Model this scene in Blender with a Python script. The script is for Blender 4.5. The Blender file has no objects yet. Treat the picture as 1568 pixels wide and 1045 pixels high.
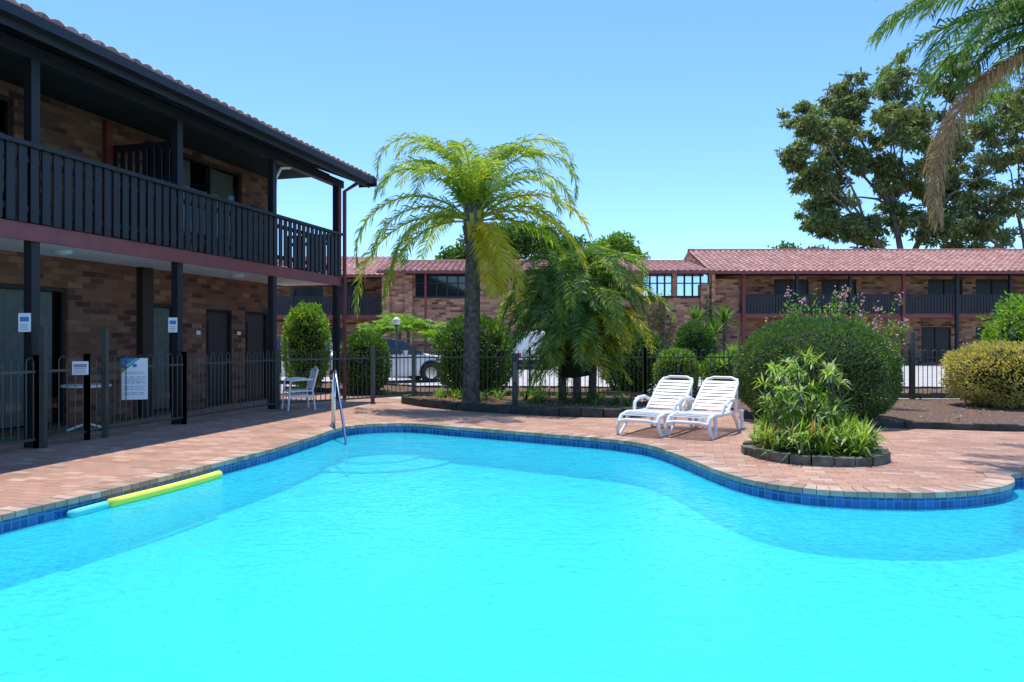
import bpy, math, random
import numpy as np
from mathutils import Vector, Matrix, noise
random.seed(7); rng=np.random.default_rng(7)
S=bpy.context.scene
COL=S.collection
# ---------------------------------------------------------------- materials
def newmat(name):
    m=bpy.data.materials.new(name); m.use_nodes=True
    nt=m.node_tree; nt.nodes.clear()
    return m,nt,nt.nodes,nt.links
def N(nt,t,**k):
    n=nt.nodes.new(t)
    for a,b in k.items():
        if hasattr(n,a): setattr(n,a,b)
    return n
def ramp(nt,stops,interp='LINEAR'):
    r=nt.nodes.new('ShaderNodeValToRGB'); r.color_ramp.interpolation=interp
    e=r.color_ramp.elements
    while len(e)>1: e.remove(e[-1])
    e[0].position=stops[0][0]; e[0].color=(*stops[0][1],1)
    for p,c in stops[1:]:
        x=e.new(p); x.color=(*c,1)
    return r
def simple(name,c,rough=.6,metal=0,var=.15,nscale=6,bump=.0,spec=.5):
    m,nt,n,l=newmat(name)
    o=N(nt,'ShaderNodeOutputMaterial'); p=N(nt,'ShaderNodeBsdfPrincipled')
    l.new(p.outputs[0],o.inputs[0])
    tc=N(nt,'ShaderNodeTexCoord'); no=N(nt,'ShaderNodeTexNoise'); no.inputs['Scale'].default_value=nscale; no.inputs['Detail'].default_value=6
    l.new(tc.outputs['Object'],no.inputs['Vector'])
    r=ramp(nt,[(.3,tuple(x*(1-var) for x in c)),(.7,tuple(min(1,x*(1+var)) for x in c))])
    l.new(no.outputs['Fac'],r.inputs[0]); l.new(r.outputs[0],p.inputs['Base Color'])
    p.inputs['Roughness'].default_value=rough; p.inputs['Metallic'].default_value=metal
    p.inputs['Specular IOR Level'].default_value=spec
    if bump:
        b=N(nt,'ShaderNodeBump'); b.inputs['Strength'].default_value=bump; b.inputs['Distance'].default_value=.02
        l.new(no.outputs['Fac'],b.inputs['Height']); l.new(b.outputs[0],p.inputs['Normal'])
    return m
def brickmat(name,stops,mortar,bw,rh,ms=.008,uv='UV',rot=0,rough=.85,stain=.35,sscale=.6,bump=.4):
    m,nt,n,l=newmat(name)
    o=N(nt,'ShaderNodeOutputMaterial'); p=N(nt,'ShaderNodeBsdfPrincipled'); l.new(p.outputs[0],o.inputs[0])
    tc=N(nt,'ShaderNodeTexCoord'); mp=N(nt,'ShaderNodeMapping'); mp.inputs['Rotation'].default_value=(0,0,rot)
    l.new(tc.outputs[uv],mp.inputs['Vector'])
    b=N(nt,'ShaderNodeTexBrick'); l.new(mp.outputs[0],b.inputs['Vector'])
    b.inputs['Color1'].default_value=(0,0,0,1); b.inputs['Color2'].default_value=(1,1,1,1); b.inputs['Mortar'].default_value=(.5,.5,.5,1)
    b.inputs['Scale'].default_value=1; b.inputs['Mortar Size'].default_value=ms; b.inputs['Mortar Smooth'].default_value=.2
    b.inputs['Brick Width'].default_value=bw; b.inputs['Row Height'].default_value=rh; b.inputs['Bias'].default_value=0
    r=ramp(nt,stops,'LINEAR'); l.new(b.outputs['Color'],r.inputs[0])
    mx=N(nt,'ShaderNodeMix',data_type='RGBA'); l.new(b.outputs['Fac'],mx.inputs[0]); l.new(r.outputs[0],mx.inputs[6]); mx.inputs[7].default_value=(*mortar,1)
    no=N(nt,'ShaderNodeTexNoise'); no.inputs['Scale'].default_value=sscale; no.inputs['Detail'].default_value=8; no.inputs['Roughness'].default_value=.65
    l.new(tc.outputs[uv],no.inputs['Vector'])
    r2=ramp(nt,[(.3,(1-stain,)*3),(.7,(1.0,)*3)]); l.new(no.outputs['Fac'],r2.inputs[0])
    m2=N(nt,'ShaderNodeMix',data_type='RGBA',blend_type='MULTIPLY'); m2.inputs[0].default_value=1
    l.new(mx.outputs[2],m2.inputs[6]); l.new(r2.outputs[0],m2.inputs[7]); l.new(m2.outputs[2],p.inputs['Base Color'])
    p.inputs['Roughness'].default_value=rough
    bp=N(nt,'ShaderNodeBump'); bp.inputs['Strength'].default_value=bump; bp.inputs['Distance'].default_value=.01; bp.invert=True
    l.new(b.outputs['Fac'],bp.inputs['Height']); l.new(bp.outputs[0],p.inputs['Normal'])
    return m
def leafmat(name,cs,trans=.35,gloss=.04):
    m,nt,n,l=newmat(name)
    o=N(nt,'ShaderNodeOutputMaterial'); g=N(nt,'ShaderNodeNewGeometry')
    r=ramp(nt,[(i/(len(cs)-1),c) for i,c in enumerate(cs)]); l.new(g.outputs['Random Per Island'],r.inputs[0])
    d=N(nt,'ShaderNodeBsdfDiffuse'); t=N(nt,'ShaderNodeBsdfTranslucent'); gl=N(nt,'ShaderNodeBsdfGlossy'); gl.inputs['Roughness'].default_value=.45
    l.new(r.outputs[0],d.inputs[0])
    br=N(nt,'ShaderNodeMix',data_type='RGBA',blend_type='MULTIPLY'); br.inputs[0].default_value=1; br.inputs[7].default_value=(1.7,1.6,.6,1)
    l.new(r.outputs[0],br.inputs[6]); l.new(br.outputs[2],t.inputs[0])
    a=N(nt,'ShaderNodeMixShader'); a.inputs[0].default_value=trans; l.new(d.outputs[0],a.inputs[1]); l.new(t.outputs[0],a.inputs[2])
    b=N(nt,'ShaderNodeMixShader'); b.inputs[0].default_value=gloss; l.new(a.outputs[0],b.inputs[1]); l.new(gl.outputs[0],b.inputs[2])
    l.new(b.outputs[0],o.inputs[0]); return m
M={}
M['brick']=brickmat('mottled_brick',[(0,(.07,.026,.018)),(.2,(.15,.058,.034)),(.45,(.27,.115,.058)),(.65,(.20,.068,.040)),(.85,(.36,.18,.09)),(1,(.12,.045,.034))],(.16,.10,.075),.30,.105,.009)  # left-wing brick: deep eave shade is darkened into these colours
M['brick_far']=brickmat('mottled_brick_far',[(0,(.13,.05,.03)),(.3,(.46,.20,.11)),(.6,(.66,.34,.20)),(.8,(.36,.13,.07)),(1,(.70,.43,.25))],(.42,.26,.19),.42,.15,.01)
M['paver']=brickmat('brick_paving',[(0,(.41,.205,.135)),(.4,(.56,.31,.21)),(.7,(.49,.26,.175)),(1,(.64,.42,.305))],(.28,.19,.14),.23,.115,.006,uv='Object',rot=.25,stain=.35,sscale=.7)
M['pooltile']=brickmat('pool_tile_blue',[(0,(.01,.05,.20)),(.5,(.015,.08,.30)),(1,(.03,.13,.40))],(.10,.22,.35),.075,.075,.005,rough=.25,stain=.1)
bt=[nd for nd in M['pooltile'].node_tree.nodes if nd.type=='TEX_BRICK'][0]; bt.offset=0
M['rooftile']=brickmat('terracotta_tile',[(0,(.42,.17,.135)),(.5,(.54,.25,.205)),(1,(.64,.35,.29))],(.22,.08,.06),.3,.33,.012,rough=.7,stain=.3)
M['dark']=simple('dark_stained_timber',(.014,.014,.019),.55,nscale=20)
M['darkbrown']=simple('dark_brown_timber',(.03,.018,.015),.6)
M['maroon']=simple('maroon_paint',(.24,.055,.055),.5)
M['red']=simple('red_oxide_paint',(.20,.035,.03),.5)
M['soffit']=simple('soffit_paint',(.62,.68,.74),.7,var=.04,nscale=2)
M['white']=simple('white_plastic',(.80,.80,.78),.35,var=.03)
M['whitep']=simple('white_board',(.75,.78,.80),.5,var=.04)
M['curtain']=simple('curtain',(.5,.48,.45),.9,var=.12)
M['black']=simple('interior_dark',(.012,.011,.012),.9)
M['fence']=simple('fence_paint',(.08,.088,.07),.45)
M['fence_l']=simple('fence_paint_bronze',(.06,.066,.055),.4)
M['steel']=simple('stainless',(.75,.77,.8),.15,metal=1,var=.03)
M['mulch']=simple('mulch',(.13,.075,.05),.95,var=.6,nscale=18,bump=1)
M['stone']=simple('edging_stone',(.12,.12,.09),.9,var=.5,nscale=9,bump=.6)
M['kerb']=simple('kerb_block',(.05,.055,.045),.9,var=.4,nscale=6,bump=.4)
M['concrete']=simple('concrete',(.46,.43,.39),.9,var=.14,nscale=1.5)
M['ground']=simple('dry_grass',(.12,.13,.06),.95,var=.4,nscale=.8)
M['bark']=simple('palm_bark',(.12,.10,.08),.95,var=.5,nscale=12,bump=.8)
M['gumbark']=simple('gum_bark',(.22,.18,.15),.9,var=.4,nscale=2)
M['yellow']=simple('yellow_foam',(.85,.80,.10),.8,var=.05)
M['cyan']=simple('aqua_foam',(.10,.62,.62),.8,var=.05)
M['carsilver']=simple('silver_car_paint',(.55,.57,.6),.25,metal=.4,var=.03)
M['carwhite']=simple('white_car_paint',(.75,.76,.76),.25,var=.03)
M['rubber']=simple('rubber',(.02,.02,.02),.8)
M['blue']=simple('sign_blue',(.03,.18,.45),.5); M['green']=simple('sign_green',(.05,.38,.15),.5); M['text']=simple('text_grey',(.25,.28,.32),.6)
M['taillight']=simple('tail_light',(.4,.01,.01),.3)
def glassmat():
    m,nt,n,l=newmat('window_glass'); o=N(nt,'ShaderNodeOutputMaterial')
    f=N(nt,'ShaderNodeFresnel'); f.inputs[0].default_value=1.5
    t=N(nt,'ShaderNodeBsdfTransparent'); t.inputs[0].default_value=(.6,.65,.65,1); g=N(nt,'ShaderNodeBsdfGlossy'); g.inputs['Roughness'].default_value=.02
    x=N(nt,'ShaderNodeMixShader'); l.new(f.outputs[0],x.inputs[0]); l.new(t.outputs[0],x.inputs[1]); l.new(g.outputs[0],x.inputs[2]); l.new(x.outputs[0],o.inputs[0]); return m
M['glass']=glassmat()
M['mirrorglass']=simple('reflective_glass',(.6,.75,.85),.06,metal=.85,var=.02)
M['darkglass']=simple('tinted_glass',(.02,.025,.03),.05,spec=.8)
M['dimglass']=simple('shaded_glass',(.018,.018,.02),.3,spec=.3)
def watermat():
    m,nt,n,l=newmat('pool_water'); o=N(nt,'ShaderNodeOutputMaterial')
    tc=N(nt,'ShaderNodeTexCoord')
    n1=N(nt,'ShaderNodeTexNoise'); n1.inputs['Scale'].default_value=2.4; n1.inputs['Detail'].default_value=4; n1.inputs['Distortion'].default_value=.8
    n2=N(nt,'ShaderNodeTexNoise'); n2.inputs['Scale'].default_value=13; n2.inputs['Detail'].default_value=5; n2.inputs['Distortion'].default_value=1.6
    l.new(tc.outputs['Object'],n1.inputs[0]); l.new(tc.outputs['Object'],n2.inputs[0])
    a=N(nt,'ShaderNodeMath',operation='MULTIPLY_ADD'); a.inputs[1].default_value=.5; l.new(n2.outputs['Fac'],a.inputs[0]); l.new(n1.outputs['Fac'],a.inputs[2])
    b=N(nt,'ShaderNodeBump'); b.inputs['Strength'].default_value=.6; b.inputs['Distance'].default_value=.025; l.new(a.outputs[0],b.inputs['Height'])
    f=N(nt,'ShaderNodeFresnel'); f.inputs[0].default_value=1.2; l.new(b.outputs[0],f.inputs[1])
    t=N(nt,'ShaderNodeBsdfTransparent'); t.inputs[0].default_value=(.86,.99,1,1)
    d=N(nt,'ShaderNodeBsdfDiffuse'); d.inputs[0].default_value=(.07,.82,.96,1); b2=N(nt,'ShaderNodeBump'); b2.inputs['Strength'].default_value=1; b2.inputs['Distance'].default_value=.09; l.new(a.outputs[0],b2.inputs['Height']); l.new(b2.outputs[0],d.inputs['Normal'])
    td=N(nt,'ShaderNodeMixShader'); td.inputs[0].default_value=.46; l.new(t.outputs[0],td.inputs[1]); l.new(d.outputs[0],td.inputs[2])
    g=N(nt,'ShaderNodeBsdfGlossy'); g.inputs['Roughness'].default_value=.03; l.new(b.outputs[0],g.inputs['Normal'])
    x=N(nt,'ShaderNodeMixShader'); l.new(f.outputs[0],x.inputs[0]); l.new(td.outputs[0],x.inputs[1]); l.new(g.outputs[0],x.inputs[2]); l.new(x.outputs[0],o.inputs[0]); return m
M['water']=watermat()
M['plaster']=simple('pool_plaster',(.06,.82,.95),.8,var=.04,nscale=1.6)
M['flower']=leafmat('pink_flower',[(.55,.24,.40),(.75,.50,.64)],.3,0)
LM={'palm':leafmat('palm_leaf',[(.16,.27,.03),(.27,.40,.05),(.40,.50,.08)],.5),
 'palmy':leafmat('palm_leaf_yellow',[(.50,.46,.03),(.64,.56,.05),(.38,.42,.04)],.5),
 'palmd':leafmat('palm_leaf_dark',[(.055,.12,.025),(.10,.20,.035),(.18,.30,.05)],.4),
 'dead':leafmat('dead_frond',[(.40,.22,.12),(.54,.35,.20),(.29,.15,.08)],.35,.02),
 'bush':leafmat('bush_leaf',[(.04,.10,.015),(.08,.18,.025),(.13,.26,.04)],.3),
 'bushl':leafmat('bush_leaf_light',[(.09,.20,.02),(.17,.32,.03),(.26,.42,.05)],.4),
 'bushg':leafmat('box_leaf',[(.05,.115,.03),(.085,.175,.04),(.14,.24,.06)],.3),
 'gold':leafmat('golden_leaf',[(.42,.34,.08),(.60,.52,.17),(.28,.29,.06)],.35),
 'gum':leafmat('gum_leaf',[(.09,.13,.045),(.17,.22,.08),(.27,.32,.13)],.4),
 'gumg':leafmat('gum_leaf_grey',[(.13,.17,.11),(.20,.25,.17),(.11,.14,.08)],.3),
 'strap':leafmat('strap_leaf',[(.16,.30,.03),(.28,.44,.05),(.40,.52,.10)],.45),
 'varie':leafmat('variegated_leaf',[(.24,.36,.12),(.50,.56,.34),(.16,.28,.06)],.4,.0)}
# ---------------------------------------------------------------- builders
class MB:
    def __init__(s): s.v=[];s.f=[];s.m=[];s.uv=[];s.names=[]
    def mi(s,k):
        if k not in s.names: s.names.append(k)
        return s.names.index(k)
    def face(s,pts,k,uv=None):
        b=len(s.v); pts=[Vector(p) for p in pts]; s.v+= [tuple(p) for p in pts]; s.f.append(tuple(range(b,b+len(pts)))); s.m.append(s.mi(k))
        if uv is None:
            n=(pts[1]-pts[0]).cross(pts[2]-pts[0]); a=[abs(q) for q in n]
            if a[2]>=max(a[0],a[1]): uv=[(p.x,p.y) for p in pts]
            elif a[0]>a[1]: uv=[(p.y,p.z) for p in pts]
            else: uv=[(p.x,p.z) for p in pts]
        s.uv+=uv
    def hexa(s,c,k):
        for q in ((0,3,2,1),(4,5,6,7),(0,1,5,4),(1,2,6,5),(2,3,7,6),(3,0,4,7)): s.face([c[i] for i in q],k)
    def box(s,x0,x1,y0,y1,z0,z1,k):
        if x0>x1:x0,x1=x1,x0
        if y0>y1:y0,y1=y1,y0
        s.hexa([(x0,y0,z0),(x1,y0,z0),(x1,y1,z0),(x0,y1,z0),(x0,y0,z1),(x1,y0,z1),(x1,y1,z1),(x0,y1,z1)],k)
    def bar(s,p,q,w,h,k,up=(0,0,1)):
        p=Vector(p);q=Vector(q);d=(q-p).normalized();up=Vector(up)
        if abs(d.dot(up))>.98: up=Vector((0,1,0))
        a=d.cross(up).normalized()*w/2;b=a.cross(d).normalized()*h/2
        s.hexa([p-a-b,p+a-b,q+a-b,q-a-b,p-a+b,p+a+b,q+a+b,q-a+b],k)
    def tube(s,pts,r,k,n=8,cap=True):
        pts=[Vector(p) for p in pts]; 
        if not hasattr(r,'__len__'): r=[r]*len(pts)
        rings=[];ref=None
        for i,p in enumerate(pts):
            d=(pts[min(i+1,len(pts)-1)]-pts[max(i-1,0)]).normalized()
            if ref is None:
                ref=Vector((0,0,1)) if abs(d.z)<.9 else Vector((1,0,0))
            a=d.cross(ref).normalized(); ref=a.cross(d).normalized()
            rings.append([p+(a*math.cos(t)+ref*math.sin(t))*r[i] for t in [2*math.pi*j/n for j in range(n)]])
        b=len(s.v); mi=s.mi(k)
        for R in rings: s.v+=[tuple(x) for x in R]
        for i in range(len(rings)-1):
            for j in range(n):
                j2=(j+1)%n
                s.f.append((b+i*n+j,b+i*n+j2,b+(i+1)*n+j2,b+(i+1)*n+j)); s.m.append(mi); s.uv+=[(j/n,i),( (j+1)/n,i),((j+1)/n,i+1),(j/n,i+1)]
        if cap:
            s.f.append(tuple(b+j for j in range(n))[::-1]); s.m.append(mi); s.uv+=[(0,0)]*n
            o=b+(len(rings)-1)*n; s.f.append(tuple(o+j for j in range(n))); s.m.append(mi); s.uv+=[(0,0)]*n
    def obj(s,name,parent=None,loc=(0,0,0),rot=0,smooth=False,bevel=0):
        me=bpy.data.meshes.new(name); me.from_pydata(s.v,[],s.f)
        for k in s.names: me.materials.append(M.get(k) or LM[k])
        me.polygons.foreach_set('material_index',s.m)
        u=me.uv_layers.new(name='UVMap'); u.data.foreach_set('uv',np.array(s.uv,dtype=np.float32).ravel())
        if smooth: me.polygons.foreach_set('use_smooth',[True]*len(s.f))
        me.update(); o=bpy.data.objects.new(name,me); COL.objects.link(o); o.location=loc; o.rotation_euler=(0,0,rot)
        if parent: o.parent=parent
        if bevel:
            b=o.modifiers.new('b','BEVEL'); b.width=bevel; b.segments=2; b.limit_method='ANGLE'
        return o
def empty(name,loc=(0,0,0),rot=0):
    e=bpy.data.objects.new(name,None); COL.objects.link(e); e.location=loc; e.rotation_euler=(0,0,rot); e.empty_display_size=.3; return e
def addleaves(mb,P,D,L,W,k,side=None):
    n=len(P)
    if side is None:
        side=np.cross(D,rng.normal(size=(n,3)))
    side/= (np.linalg.norm(side,axis=1,keepdims=True)+1e-9)
    L=np.broadcast_to(L,(n,)).reshape(-1,1); W=np.broadcast_to(W,(n,)).reshape(-1,1)
    a=P; t=P+D*L; mid=P+D*L*.45
    b=mid+side*W/2; c=mid-side*W/2
    base=len(mb.v); V=np.stack([a,b,t,c],1).reshape(-1,3)
    mb.v+=V.tolist(); idx=np.arange(n)*4+base
    mb.f+=[(i,i+1,i+2,i+3) for i in idx.tolist()]; mi=mb.mi(k); mb.m+=[mi]*n; mb.uv+=[(0,0)]*(4*n)
def unit(n):
    v=rng.normal(size=(n,3)); return v/np.linalg.norm(v,axis=1,keepdims=True)
M['core']=simple('foliage_shade_core',(.014,.026,.008),.95)  # dark solid filler added inside foliage to block light, inner shade as colour
def core(mb,c,rx,ry,rz,k='core',seg=14,am=.12):
    for i in range(seg):
        for j in range(seg//2):
            q=[]
            for (a,b) in ((i,j),(i+1,j),(i+1,j+1),(i,j+1)):
                th=2*math.pi*(a%seg)/seg; ph=math.pi*b/(seg//2)
                d=Vector((math.sin(ph)*math.cos(th),math.sin(ph)*math.sin(th),math.cos(ph)))
                s=1+am*noise.noise(d*2+Vector(c))
                q.append((c[0]+d.x*rx*s,c[1]+d.y*ry*s,c[2]+d.z*rz*s))
            mb.face(q[::-1],k)
def ball_bush(name,c,rx,rz,n,ls,k,ry=None,am=.10,thick=.14,wr=.45,parent=None,sq=1.0):
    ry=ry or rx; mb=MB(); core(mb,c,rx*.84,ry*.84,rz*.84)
    d=unit(n); off=np.array([noise.noise(Vector(x)*3.0+Vector(c)) for x in d])
    off2=np.array([noise.noise(Vector(x)*9.0+Vector(c)) for x in d])
    dd=np.sign(d)*np.abs(d)**sq; 
    rad=1+am*off+am*.6*off2-rng.random(n)*thick
    P=np.array(c)+dd*rad[:,None]*np.array([rx,ry,rz])
    D=d*.8+unit(n)*.8+np.array([0,0,.3]); D/=np.linalg.norm(D,axis=1,keepdims=True)
    keep=P[:,2]>0.02; P=P[keep];D=D[keep]
    addleaves(mb,P,D,ls*(.7+.6*rng.random(len(P))),ls*wr,k)
    mb.tube([(c[0],c[1],0),(c[0],c[1],c[2])],.05,'bark',6)
    return mb.obj(name,parent)
def frond(mb,p,az,e0,e1,L,k,ll=.45,nl=46,droop=.5,wid=.03,curl=0,rk='palmd',dens=1,flat=.0,pw=1.0):
    seg=14; pts=[Vector(p)]; dirs=[]
    for i in range(seg):
        t=i/(seg-1); e=e0+(e1-e0)*(t**pw); a=az+curl*t
        d=Vector((math.cos(e)*math.cos(a),math.cos(e)*math.sin(a),math.sin(e))); dirs.append(d); pts.append(pts[-1]+d*L/seg)
    mb.tube(pts,[.022*(1-.85*i/seg)+.003 for i in range(seg+1)],rk,5,False)
    for i in range(nl):
        t=.12+.88*i/nl; f=t*seg; j=min(int(f),seg-1); q=pts[j].lerp(pts[j+1],f-j); d=dirs[j]
        sd=Vector((math.sin(az),-math.cos(az),0)); up=sd.cross(d).normalized()
        for s in (-1,1):
            for rep in range(dens):
                w=sd*s*(1+.2*random.random())+d*(.6+.5*t+random.uniform(-.12,.12))+up*(random.uniform(-.3,.5)+flat)
                w.normalize(); ln=ll*(math.sin(math.pi*min(1,.20+.74*t))**.6+.05)*random.uniform(.8,1.12)
                m1=q+w*ln*.5; w2=(w+Vector((0,0,-droop*random.uniform(.5,1.5)))).normalized(); m2=m1+w2*ln*.5
                wd=wid; sv=(d*.7+up*random.uniform(-.7,.7)).normalized()*wd/2
                b=len(mb.v); mb.v+=[tuple(q-sv*.5),tuple(q+sv*.5),tuple(m1+sv),tuple(m1-sv),tuple(m2)]
                mb.f+=[(b,b+1,b+2,b+3),(b+3,b+2,b+4)]; mi=mb.mi(k); mb.m+=[mi,mi]; mb.uv+=[(0,0)]*7
def spiky(mb,c,n,L,w,k,e_lo=.2,e_hi=1.4,droop=.5):
    for i in range(n):
        az=random.uniform(0,6.283); e=random.uniform(e_lo,e_hi); l=L*random.uniform(.7,1.1)
        d=Vector((math.cos(e)*math.cos(az),math.cos(e)*math.sin(az),math.sin(e))); sd=Vector((-math.sin(az),math.cos(az),0))*w/2
        p=Vector(c)+Vector((random.uniform(-.03,.03),random.uniform(-.03,.03),0)); q=p+d*l*.5; d2=(d+Vector((0,0,-droop*random.random()))).normalized(); r=q+d2*l*.5
        b=len(mb.v); mb.v+=[tuple(p-sd*.6),tuple(p+sd*.6),tuple(q+sd),tuple(q-sd),tuple(r)]
        mb.f+=[(b,b+1,b+2,b+3),(b+3,b+2,b+4)]; mi=mb.mi(k); mb.m+=[mi,mi]; mb.uv+=[(0,0)]*7
# ---------------------------------------------------------------- pool outline
ctrl=[(-4.9,3.4),(-4.45,4.9),(-4.21,5.91),(-3.97,6.6),(-3.75,7.32),(-3.46,8.39),(-3.17,9.49),(-2.97,10.7),(-2.85,11.6),(-2.55,12.15),(-1.84,12.36),(-.90,11.85),(.65,10.9),(1.50,10.32),(1.90,9.75),(2.12,8.86),(2.27,7.98),(2.46,7.38),(2.77,7.0),(3.2,6.82),(3.79,6.76),(4.33,6.85),(4.81,7.07),(5.13,7.36),(5.28,7.66),(5.7,7.80),(6.4,7.7),(8.0,7.3),(10,6.2),(10.6,4),(9,1.9),(5,1.3),(0,1.2),(-3.6,1.4),(-5,2.2)]
def catmull(c,k=7):
    out=[];n=len(c)
    for i in range(n):
        p0,p1,p2,p3=[Vector(c[(i+j-1)%n]) for j in range(4)]
        for s in range(k):
            t=s/k; out.append(.5*((2*p1)+(p2-p0)*t+(2*p0-5*p1+4*p2-p3)*t*t+(3*p1-p0-3*p2+p3)*t**3))
    return out
OUT=catmull(ctrl)
def resample(pts,step):
    n=len(pts);res=[];L=sum((pts[(i+1)%n]-pts[i]).length for i in range(n)); cnt=int(L/step); step=L/cnt
    acc=0;nx=0
    for i in range(n):
        a,b=pts[i],pts[(i+1)%n]; l=(b-a).length
        while nx<acc+l and len(res)<cnt: res.append(a.lerp(b,(nx-acc)/l)); nx+=step
        acc+=l
    return res
OUT=resample(OUT,.12)
import bmesh
def fillpoly(name,outer,inner,z,k):
    bm=bmesh.new(); es=[]
    for loop in ([outer] if outer else [])+([inner] if inner else []):
        vs=[bm.verts.new((p[0],p[1],z)) for p in loop]
        for i in range(len(vs)): es.append(bm.edges.new((vs[i],vs[(i+1)%len(vs)])))
    bmesh.ops.triangle_fill(bm,use_beauty=True,use_dissolve=False,edges=es)
    for f in bm.faces:
        if f.normal.z<0: f.normal_flip()
    me=bpy.data.meshes.new(name); bm.to_mesh(me); bm.free(); me.materials.append(M[k]); o=bpy.data.objects.new(name,me); COL.objects.link(o); return o
inner=[(p.x,p.y) for p in OUT]
fillpoly('ground',[(-900,-900),(900,-900),(900,900),(-900,900)],inner,-.012,'ground')
fillpoly('brick_paving_deck',[(-9,-6),(20,-6),(20,17.2),(-2.4,17.2),(-4.3,19),(-6,19)],inner,0.0,'paver')
fillpoly('carpark',[(-30,17.6),(60,17.6),(60,41),(-30,41)],None,-.006,'concrete')
pool=empty('swimming_pool')
mb=MB(); n=len(OUT); acc=0
for i in range(n):
    a=OUT[i];b=OUT[(i+1)%n];l=(b-a).length
    def strip(z0,z1,k,o=0):
        mb.face([(a.x,a.y,z0),(b.x,b.y,z0),(b.x,b.y,z1),(a.x,a.y,z1)],k,[(acc,z0),(acc+l,z0),(acc+l,z1),(acc,z1)])
    strip(-.175,.0,'pooltile'); strip(-.60,-.175,'plaster'); acc+=l
mb.obj('pool_wall',pool)
f=fillpoly('pool_floor',inner,None,-.58,'plaster'); f.parent=pool
w=fillpoly('pool_water',inner,None,-.145,'water')
mb=MB(); tmp=resample(OUT,.118)
M['copA']=simple('coping_a',(.43,.28,.20),.85,var=.2,nscale=5); M['copB']=simple('coping_b',(.34,.22,.155),.85,var=.2,nscale=5); M['copC']=simple('coping_c',(.50,.35,.26),.85,var=.2,nscale=5)
m_=len(tmp)
for i in range(m_):
    a=tmp[i];b=tmp[(i+1)%m_]
    t=(b-a).normalized()
    g=.004; a2=a+t*g; b2=b-t*g; ta=(tmp[(i+1)%m_]-tmp[i-1]).normalized(); tb=(tmp[(i+2)%m_]-tmp[i]).normalized()
    na=Vector((-ta.y,ta.x)); nb=Vector((-tb.y,tb.x))
    i0=a2-na*.025; i1=b2-nb*.025; o0=a2+na*.21; o1=b2+nb*.21; z=.012+random.uniform(-.003,.003)
    k=random.choice(['copA','copB','copC'])
    mb.hexa([(i0.x,i0.y,-.04),(o0.x,o0.y,-.04),(o1.x,o1.y,-.04),(i1.x,i1.y,-.04),(i0.x,i0.y,z),(o0.x,o0.y,z),(o1.x,o1.y,z),(i1.x,i1.y,z)],k)
mb.obj('coping',pool)
mb=MB()
for (cx,cy,r,z) in ((-2.3,12.2,1.35,-.545),(-2.3,12.2,.75,-.51)):
    ring=[(cx+r*math.cos(t),cy+r*math.sin(t)) for t in [2*math.pi*j/48 for j in range(48)]]
    mb.face([(x,y,z) for x,y in ring],'plaster')
    for j in range(48):
        a=ring[j];b=ring[(j+1)%48]; mb.face([(a[0],a[1],-.57),(b[0],b[1],-.57),(b[0],b[1],z),(a[0],a[1],z)],'plaster')
mb.obj('pool_steps',pool)
mb=MB()
mb.tube([(-3.0,12.0,0),(-2.99,11.99,.75),(-2.96,11.93,.90),(-2.90,11.78,.93),(-2.84,11.6,.85),(-2.52,10.9,-.10),(-2.42,10.6,-.56)],.021,'steel',8)
mb.tube([(-2.93,11.85,0),(-2.90,11.78,.90)],.018,'steel',8)
mb.tube([(-3.0,12.0,0),(-3.0,12.0,.02)],.05,'steel',12)
mb.obj('pool_handrail',smooth=True)
def noodle(name,k,pts,r=.036):
    mb=MB(); mb.tube(pts,r,k,10); return mb.obj(name,smooth=True)
ed=lambda y: (-3.97+(y-6.6)*(.51/1.79))
noodle('pool_noodle','yellow',[(ed(y)+.09+.04*math.sin((y-6.9)*2),y,-.108) for y in np.linspace(6.82,8.3,12)],.045)
noodle('pool_noodle','cyan',[(ed(y)+.07,y,-.12) for y in np.linspace(6.42,6.80,6)],.042)
# ---------------------------------------------------------------- left motel building
TH=math.atan(.27)
OX,OY=-6.45,9.67
LB=empty('motel_building',(OX,OY,0),-TH)
T0,T1=-9.0,7.9; WX=-1.5
def wallop(mb,face,th,t0,t1,z0,z1,ops,k,axis='x'):
    ops=sorted(ops); cur=t0
    def bx(a,b,za,zb):
        if b-a<1e-3 or zb-za<1e-3: return
        if axis=='x': mb.box(face-th,face,a,b,za,zb,k)
        else: mb.box(a,b,face,face+th,za,zb,k)
    for (a,b,zb,zt) in ops:
        bx(cur,a,z0,z1); bx(a,b,z0,zb); bx(a,b,zt,z1); cur=b
    bx(cur,t1,z0,z1)
g_ops=[(-7.5,-5,0.02,2.2),(-3.5,1.97,.02,2.3),(3.88,4.55,.02,2.15),(5.37,6.24,.02,2.1),(6.72,7.60,.02,2.1)]
u_ops=[(-7.5,-4,3.05,5.15),(-2.4,1.0,3.05,5.15),(3.65,6.6,3.05,5.25)]
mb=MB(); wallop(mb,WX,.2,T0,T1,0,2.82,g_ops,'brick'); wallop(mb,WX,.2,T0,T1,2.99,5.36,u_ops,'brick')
mb.box(-8,WX-.2,T1-.2,T1,0,5.36,'brick'); mb.box(-8,WX-.2,T0,T0+.2,0,5.36,'brick'); mb.box(-8.2,-8,T0,T1,0,5.36,'brick')
mb.box(WX,WX+.14,3.45,3.72,0,2.795,'darkbrown')
mb.box(WX+.002,WX+.1,2.66,2.80,3.06,5.3,'red')
mb.obj('walls',LB)
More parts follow.
